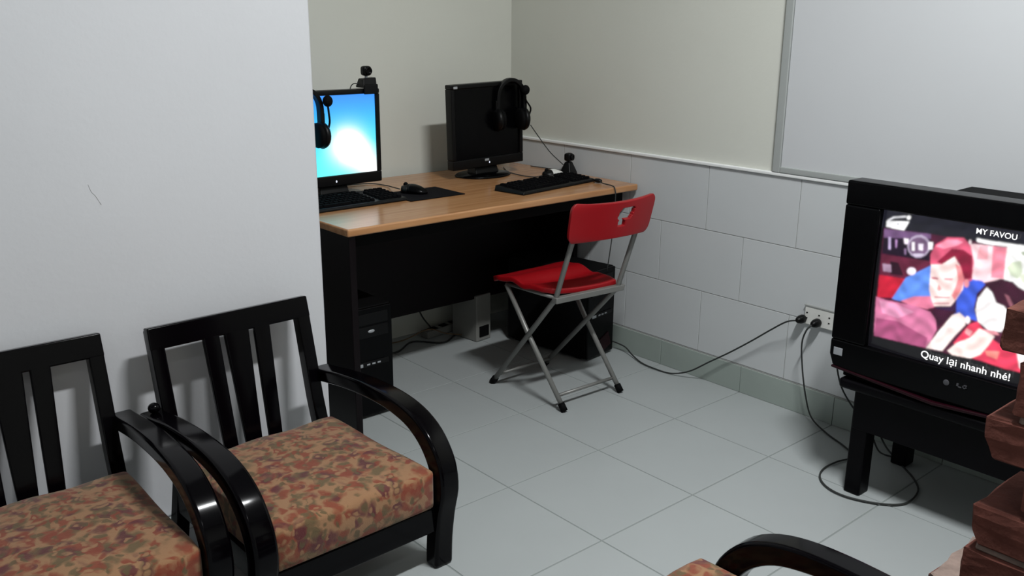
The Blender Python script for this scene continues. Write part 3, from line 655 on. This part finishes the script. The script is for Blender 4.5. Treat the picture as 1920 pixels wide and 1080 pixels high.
SHAPES = [
((75,20,48),[(0.02,0.862),(0.327,0.879),(0.564,0.882),(0.882,0.887),(0.966,0.067),(0.723,0.077),(0.373,0.064),(0.039,0.054)]),
((110,80,120),[(0.023,0.856),(0.327,0.879),(0.332,0.846),(0.027,0.792)]),
((28,14,34),[(0.027,0.792),(0.332,0.846),(0.345,0.692),(0.03,0.677)]),
((95,32,55),[(0.03,0.669),(0.341,0.692),(0.361,0.556),(0.036,0.513)]),
((40,15,30),[(0.093,0.636),(0.148,0.636),(0.195,0.551),(0.105,0.541)]),
((190,32,55),[(0.032,0.518),(0.225,0.533),(0.166,0.379),(0.036,0.349)]),
((190,170,210),[(0.059,0.803),(0.075,0.805),(0.086,0.718),(0.07,0.718)]),
((170,130,180),[(0.107,0.795),(0.12,0.795),(0.125,0.738),(0.116,0.736)]),
((255,240,255),[(0.161,0.815),(0.193,0.818),(0.198,0.779),(0.17,0.779)]),
((150,120,160),[(0.173,0.744),(0.189,0.744),(0.191,0.703),(0.18,0.705)]),
((170,140,165),[(0.043,0.605),(0.102,0.61),(0.111,0.556),(0.055,0.551)]),
((175,160,185),[(0.336,0.795),(0.332,0.759),(0.316,0.728),(0.289,0.705),(0.257,0.697),(0.225,0.708),(0.202,0.731),(0.191,0.764),(0.193,0.8),(0.211,0.833),(0.239,0.854),(0.27,0.862),(0.302,0.851),(0.325,0.828)]),
((110,85,115),[(0.323,0.79),(0.32,0.762),(0.307,0.733),(0.284,0.715),(0.257,0.71),(0.232,0.718),(0.211,0.736),(0.202,0.764),(0.205,0.795),(0.22,0.821),(0.243,0.838),(0.27,0.844),(0.295,0.836),(0.314,0.818)]),
((255,250,255),[(0.216,0.8),(0.234,0.803),(0.243,0.744),(0.225,0.741)]),
((235,225,240),[(0.259,0.797),(0.291,0.803),(0.293,0.756),(0.266,0.754)]),
((255,250,255),[(0.318,0.821),(0.348,0.826),(0.352,0.777),(0.327,0.769)]),
((190,180,200),[(0.234,0.721),(0.305,0.736),(0.298,0.718),(0.245,0.705)]),
((252,214,220),[(0.566,0.862),(0.773,0.877),(0.786,0.672),(0.655,0.61),(0.6,0.626)]),
((236,135,155),[(0.695,0.872),(0.77,0.877),(0.782,0.674),(0.714,0.664)]),
((245,170,180),[(0.623,0.862),(0.668,0.867),(0.68,0.779),(0.616,0.764)]),
((252,252,250),[(0.773,0.882),(0.884,0.887),(0.92,0.615),(0.786,0.667)]),
((205,215,190),[(0.807,0.787),(0.857,0.808),(0.877,0.736),(0.857,0.687),(0.818,0.7),(0.789,0.749)]),
((150,160,140),[(0.845,0.864),(0.88,0.877),(0.884,0.846),(0.861,0.841)]),
((220,225,205),[(0.861,0.71),(0.898,0.741),(0.907,0.667),(0.88,0.672)]),
((95,140,232),[(0.136,0.364),(0.211,0.541),(0.355,0.662),(0.4,0.531),(0.38,0.449),(0.28,0.421),(0.191,0.362)]),
((60,90,205),[(0.525,0.572),(0.605,0.626),(0.67,0.631),(0.689,0.608),(0.657,0.526),(0.652,0.433),(0.677,0.349),(0.591,0.359),(0.532,0.364),(0.518,0.467)]),
((50,25,60),[(0.505,0.428),(0.539,0.472),(0.55,0.369),(0.432,0.362),(0.418,0.392)]),
((255,235,250),[(0.27,0.603),(0.268,0.59),(0.261,0.577),(0.25,0.569),(0.239,0.567),(0.225,0.569),(0.216,0.577),(0.211,0.59),(0.214,0.603),(0.22,0.613),(0.232,0.621),(0.243,0.623),(0.257,0.621),(0.266,0.613)]),
((212,88,118),[(0.352,0.672),(0.345,0.738),(0.366,0.813),(0.43,0.877),(0.525,0.892),(0.573,0.846),(0.605,0.751),(0.611,0.618),(0.57,0.595),(0.523,0.674),(0.489,0.759),(0.423,0.685)]),
((245,150,175),[(0.368,0.803),(0.432,0.862),(0.489,0.872),(0.527,0.864),(0.493,0.833),(0.418,0.795)]),
((135,25,55),[(0.391,0.697),(0.434,0.759),(0.466,0.805),(0.534,0.813),(0.591,0.782),(0.609,0.633),(0.568,0.618),(0.534,0.7),(0.489,0.759),(0.432,0.69)]),
((255,226,222),[(0.357,0.672),(0.423,0.687),(0.489,0.756),(0.527,0.705),(0.564,0.618),(0.568,0.549),(0.539,0.472),(0.511,0.413),(0.402,0.382),(0.368,0.497)]),
((238,138,142),[(0.502,0.71),(0.534,0.695),(0.566,0.618),(0.559,0.536),(0.53,0.459),(0.507,0.487),(0.52,0.536),(0.53,0.608)]),
((240,150,158),[(0.598,0.597),(0.598,0.585),(0.595,0.572),(0.591,0.567),(0.584,0.564),(0.577,0.567),(0.57,0.577),(0.568,0.59),(0.568,0.603),(0.57,0.613),(0.577,0.621),(0.582,0.621),(0.589,0.618),(0.595,0.608)]),
((190,95,115),[(0.37,0.587),(0.414,0.59),(0.414,0.577),(0.375,0.574)]),
((215,130,140),[(0.448,0.597),(0.502,0.608),(0.498,0.592),(0.452,0.585)]),
((225,150,150),[(0.42,0.546),(0.443,0.518),(0.43,0.497),(0.414,0.51)]),
((170,80,100),[(0.405,0.454),(0.498,0.474),(0.498,0.467),(0.407,0.446)]),
((190,100,120),[(0.405,0.408),(0.502,0.433),(0.502,0.426),(0.407,0.4)]),
((225,125,155),[(0.195,0.364),(0.28,0.421),(0.38,0.449),(0.414,0.379),(0.37,0.351),(0.266,0.351)]),
((205,118,155),[(0.027,0.351),(0.105,0.344),(0.286,0.356),(0.393,0.338),(0.434,0.29),(0.445,0.221),(0.418,0.128),(0.389,0.069),(0.039,0.051)]),
((165,80,120),[(0.043,0.192),(0.195,0.21),(0.395,0.146),(0.389,0.069),(0.039,0.051)]),
((225,150,185),[(0.05,0.331),(0.161,0.336),(0.293,0.31),(0.193,0.233),(0.082,0.241)]),
((60,20,45),[(0.416,0.369),(0.55,0.382),(0.523,0.346),(0.491,0.295),(0.445,0.238),(0.432,0.29),(0.398,0.338)]),
((58,18,40),[(0.682,0.331),(0.648,0.431),(0.65,0.536),(0.695,0.621),(0.768,0.669),(0.836,0.662),(0.893,0.615),(0.93,0.531),(0.97,0.231),(0.857,0.205),(0.823,0.39),(0.843,0.451),(0.764,0.497),(0.716,0.428)]),
((155,95,110),[(0.8,0.574),(0.827,0.564),(0.857,0.51),(0.848,0.487),(0.825,0.526)]),
((255,250,250),[(0.7,0.595),(0.661,0.51),(0.657,0.423),(0.68,0.349),(0.741,0.308),(0.816,0.313),(0.836,0.372),(0.848,0.441),(0.809,0.492),(0.764,0.503),(0.732,0.567)]),
((230,150,160),[(0.695,0.305),(0.789,0.31),(0.809,0.29),(0.755,0.277)]),
((228,62,92),[(0.634,0.318),(0.68,0.349),(0.748,0.264),(0.875,0.2),(0.916,0.205),(0.961,0.21),(0.968,0.069),(0.857,0.067),(0.723,0.082),(0.586,0.085),(0.557,0.159),(0.605,0.256)]),
((255,236,232),[(0.393,0.069),(0.459,0.213),(0.527,0.351),(0.568,0.382),(0.609,0.351),(0.611,0.305),(0.557,0.208),(0.495,0.079)]),
((255,232,226),[(0.525,0.09),(0.575,0.164),(0.648,0.223),(0.693,0.305),(0.784,0.274),(0.755,0.197),(0.718,0.121),(0.666,0.079),(0.557,0.069)]),
((235,160,165),[(0.62,0.285),(0.659,0.272),(0.645,0.233),(0.614,0.249)]),
((255,240,240),[(0.634,0.346),(0.634,0.336),(0.632,0.326),(0.627,0.318),(0.62,0.315),(0.614,0.321),(0.609,0.328),(0.605,0.338),(0.605,0.351),(0.609,0.362),(0.614,0.369),(0.62,0.369),(0.627,0.367),(0.632,0.359)]),
((245,140,130),[(0.741,0.159),(0.823,0.179),(0.814,0.118),(0.755,0.128)]),
((255,238,238),[(0.914,0.203),(0.961,0.21),(0.959,0.085),(0.939,0.1)]),
((38,8,18),[(0.845,0.464),(0.932,0.541),(0.973,0.226),(0.857,0.205),(0.843,0.372)]),
((255,255,255),[(0.03,0.915),(0.18,0.938),(0.155,0.869),(0.034,0.872)]),
((235,235,240),[(0.034,0.921),(0.07,0.951),(0.152,0.974),(0.159,0.964),(0.075,0.941),(0.043,0.913)]),
((255,255,255),[(0.186,0.967),(0.184,0.962),(0.182,0.954),(0.177,0.951),(0.17,0.949),(0.166,0.951),(0.161,0.956),(0.159,0.962),(0.159,0.969),(0.161,0.974),(0.168,0.979),(0.173,0.979),(0.18,0.977),(0.184,0.974)]),
((90,90,110),[(0.116,0.908),(0.116,0.905),(0.114,0.903),(0.111,0.9),(0.109,0.9),(0.105,0.9),(0.105,0.903),(0.102,0.905),(0.102,0.908),(0.105,0.91),(0.107,0.913),(0.109,0.913),(0.111,0.913),(0.114,0.91)]),
((255,235,240),[(0.573,0.872),(0.573,0.867),(0.57,0.862),(0.568,0.856),(0.566,0.856),(0.561,0.859),(0.559,0.864),(0.557,0.869),(0.557,0.877),(0.559,0.882),(0.561,0.887),(0.566,0.887),(0.568,0.885),(0.57,0.879)]),
((255,255,255),[(0.598,0.905),(0.659,0.903),(0.88,0.908),(0.882,0.887),(0.659,0.877),(0.602,0.882)]),

]
def paint(nu, nv):
    import numpy as np
    K = 2; W, Hh = nu * K, nv * K
    U, V = np.meshgrid((np.arange(W) + .5) / W, (np.arange(Hh) + .5) / Hh * 1.041 - .041)
    img = np.zeros((Hh, W, 3)); img[:] = (9, 8, 13)
    band = V > .86 - .0 * U
    img[band] = (26, 26, 36)
    for col, pts in SHAPES:
        P = pts; ins = np.zeros(U.shape, bool); n = len(P); j = n - 1
        for i in range(n):
            (xi, yi), (xj, yj) = P[i], P[j]
            if yi != yj: ins ^= ((yi > V) != (yj > V)) & (U < (xj - xi) * (V - yi) / (yj - yi) + xi)
            j = i
        img[ins] = col
    rs = np.random.RandomState(4)
    n1 = .5 + .25 * np.sin(U * 37 + 3 * np.sin(V * 23)) + .25 * np.sin(V * 51 + 2.5 * np.sin(U * 31)) + .3 * (rs.rand(Hh, W) - .5)
    img *= (.86 + .24 * n1)[..., None]
    img = np.clip(img, 0, 255) / 255
    img = np.where(img <= .04045, img / 12.92, ((img + .055) / 1.055) ** 2.4)
    for ax in (0, 1):
        for _ in range(8): img = (np.roll(img, 1, ax) + 2 * img + np.roll(img, -1, ax)) / 4
    img = img.reshape(nv, K, nu, K, 3).mean((1, 3))
    return img.reshape(-1, 3).tolist()
NU, NV = 230, 204
def tvpos(u, v):
    b = .008 * ((u - .5) ** 2 + (v - .5) ** 2) * 4
    return tv(TVX + .006 + b, sy0 + (sy1 - sy0) * u, sz0 + (sz1 - sz0) * v)
scr = picture_mesh('screen', M['tv_picture'], t, NU, NV, tvpos, paint(NU, NV))
def text(body, name, y, z, size, slant=0, parent=scr, sx=1.0):
    c = bpy.data.curves.new(name, 'FONT'); c.body = body; c.size = size; c.extrude = .0003; c.offset = .0004 * size / .03; c.space_character = 1.02
    tmp = bpy.data.objects.new(name, c); COL.objects.link(tmp); bpy.context.view_layer.update()
    me = bpy.data.meshes.new_from_object(tmp.evaluated_get(bpy.context.evaluated_depsgraph_get())); me.materials.clear(); me.materials.append(M['white_glow'])
    bpy.data.objects.remove(tmp); bpy.data.curves.remove(c)
    o = bpy.data.objects.new(name, me); COL.objects.link(o); o.parent = parent
    o.matrix_local = Matrix.Translation(tv(TVX + .003, y, z)) @ Matrix(((0, 0, -1, 0), (-sx, 0, 0, 0), (0, 1, 0, 0), (0, 0, 0, 1)))
    return o
text('Quay l\u1ea1i nhanh nh\u00e9!', 'subtitle', -2.264, .500, .0285)
text('MY FAVOU', 'caption', -2.362, .868, .0205)
t = thing('disc_player', 'thin black box lying on top behind the television', 'player', (-.16, -2.36, .889))
MB().box((-.10, -.20, .0), (.10, .185, .034)).build('case', M['matte_black'], t, bevel=.003)
MB().box((-.103, -.18, .008), (-.099, .165, .026)).build('front_panel', M['gloss_black'], t)
for sy in (-.15, .13): MB().box((-.07, sy, -.0), (.07, sy + .015, .002)).build('foot', M['matte_black'], t)

# ------------------------------------------------------------------ wall socket, plugs and cords
t = thing('wall_socket', 'white double wall socket on the tiled wall beside the television', 'socket', (-.008, -1.705, .382))
MB().box((-.010, -.058, -.034), (0.0, .062, .034)).build('plate', M['white'], t, bevel=.003)
for y in (.052, .004, -.036):
    for z in (.010, -.010): MB().box((-.0112, y - .003, z - .002), (-.0095, y + .003, z + .002)).build('slot', M['matte_black'], t)
MB().box((-.012, -.066, .034), (0, .064, .038)).build('shadow_gap', M['grout'], t)  # grey strip standing in for the shadow gap above the plate
def plug(owner, y, z, path):
    w = MB().tube([(p[0] + .018, p[1] - y, p[2] - z) for p in path], 0.0030, 8, smooth=7).build('power_cord', M['cord'], smooth=True, loc=(-.018, y, z))
    o = MB(); o.lathe([(.014, .0), (.016, .006), (.0155, .020), (.012, .032), (.006, .042)], 16, Matrix.Rotation(-PI / 2, 4, 'Y'))
    o.build('plug', M['black'], w, smooth=True)
    attach(w, owner)
plug(tower_right, -1.640, .366,
     [(-.055, -1.640, .366), (-.062, -1.60, .352), (-.05, -1.53, .30), (-.045, -1.45, .235), (-.045, -1.36, .165), (-.05, -1.27, .10), (-.06, -1.18, .035), (-.075, -1.10, .006), (-.085, -1.02, .006), (-.075, -.94, .006), (-.045, -.86, .012), (-.030, -.80, .03), (-.040, -.72, .04)])
plug(telly, -1.700, .366,
     [(-.055, -1.700, .366), (-.075, -1.69, .345), (-.07, -1.675, .29), (-.06, -1.68, .20), (-.055, -1.70, .10), (-.06, -1.735, .025), (-.10, -1.82, .006), (-.15, -1.92, .006), (-.20, -1.98, .006), (-.27, -1.965, .006), (-.345, -1.962, .006), (-.41, -1.985, .006),
      (-.455, -2.04, .006), (-.462, -2.11, .006), (-.425, -2.195, .006), (-.365, -2.243, .006), (-.27, -2.235, .006), (-.20, -2.19, .006), (-.12, -2.10, .006), (-.075, -2.02, .03), (-.06, -1.96, .12), (-.055, -1.95, .25), (-.11, -2.02, .38), (-.14, -2.15, .45)])
attach(MB().tube([(-.22, -1.985, .50), (-.15, -1.90, .44), (-.10, -1.832, .30), (-.095, -1.85, .20), (-.09, -1.90, .13), (-.085, -1.96, .08), (-.09, -2.01, .006), (-.10, -2.06, .006)], .003, 8, smooth=6).build('aerial_cord', M['cord'], smooth=True), telly)

# ------------------------------------------------------------------ rough toothed brick pier
t = thing('brick_pier', 'rough toothed red brick pier at the right edge of the photo', 'brick pier', (-1.34, -2.782, 0))
rb = random.Random(11)
def rough_brick(a, b, m=None, jag=.004, cut=None, name='brick'):
    o = MB().box(a, b).build(name, m or M['brick'], t)
    bm = bmesh.new(); bm.from_mesh(o.data)
    ax = [b[i] - a[i] for i in range(3)]
    bmesh.ops.bevel(bm, geom=list(bm.edges), offset=.004, segments=1, affect='EDGES')
    bmesh.ops.subdivide_edges(bm, edges=[e for e in bm.edges if e.calc_length() > .03], cuts=3, use_grid_fill=True)
    for v in bm.verts:
        v.co += Vector((rb.uniform(-jag, jag) * .5, rb.uniform(-jag, jag) * .5, rb.uniform(-jag, jag) * .35))
    if cut:     # chipped corner
        c, n = cut
        bmesh.ops.bisect_plane(bm, geom=bm.verts[:] + bm.edges[:] + bm.faces[:], plane_co=c, plane_no=n, clear_outer=True)
        bmesh.ops.holes_fill(bm, edges=bm.edges)
    bmesh.ops.recalc_face_normals(bm, faces=bm.faces)
    bm.to_mesh(o.data); bm.free(); return o
# course: z0, z1, how far its end stands back from the tooth line (negative sticks out)
courses = [(.0, .07, -.06), (.082, .152, .0), (.164, .234, -.05), (.246, .316, .0), (.328, .425, -.055), (.437, .505, -.004), (.517, .592, .002), (.604, .674, .075), (.682, .756, .0),
           (.768, .862, .038), (.874, .948, .002), (.960, 1.024, .034), (1.036, 1.104, .026), (1.116, 1.18, .034), (1.192, 1.262, .030)]
for i, (z0, z1, back) in enumerate(courses):
    ln = .20 if i % 2 else .21
    y = -back; e = -.46
    while y > e:
        y2 = max(y - ln, e)
        cut = None
        if i == 8 and y == -back: cut = (Vector((0, y - .006, z0 + .03)), Vector((0, .9, -.45)))
        if i == 6 and y == -back: cut = (Vector((0, y - .004, z0 + .026)), Vector((0, .85, -.5)))
        rough_brick((0, y2 + .006, z0), (.19 if i != 8 else .20, y, z1), cut=cut)
        y = y2
    if i < len(courses) - 1:
        nb = courses[i + 1][2]; e1 = -max(back, nb) - .010
        if i == 4: rough_brick((-.012, e + .004, z1 - .006), (.17, e1 + .052, courses[i + 1][0] + .001), M['mortar'], .011, name='mortar_lump')
        else: rough_brick((.006, e + .004, z1 - .002), (.18, e1, courses[i + 1][0] + .002), M['mortar'], .004, name='mortar_joint')
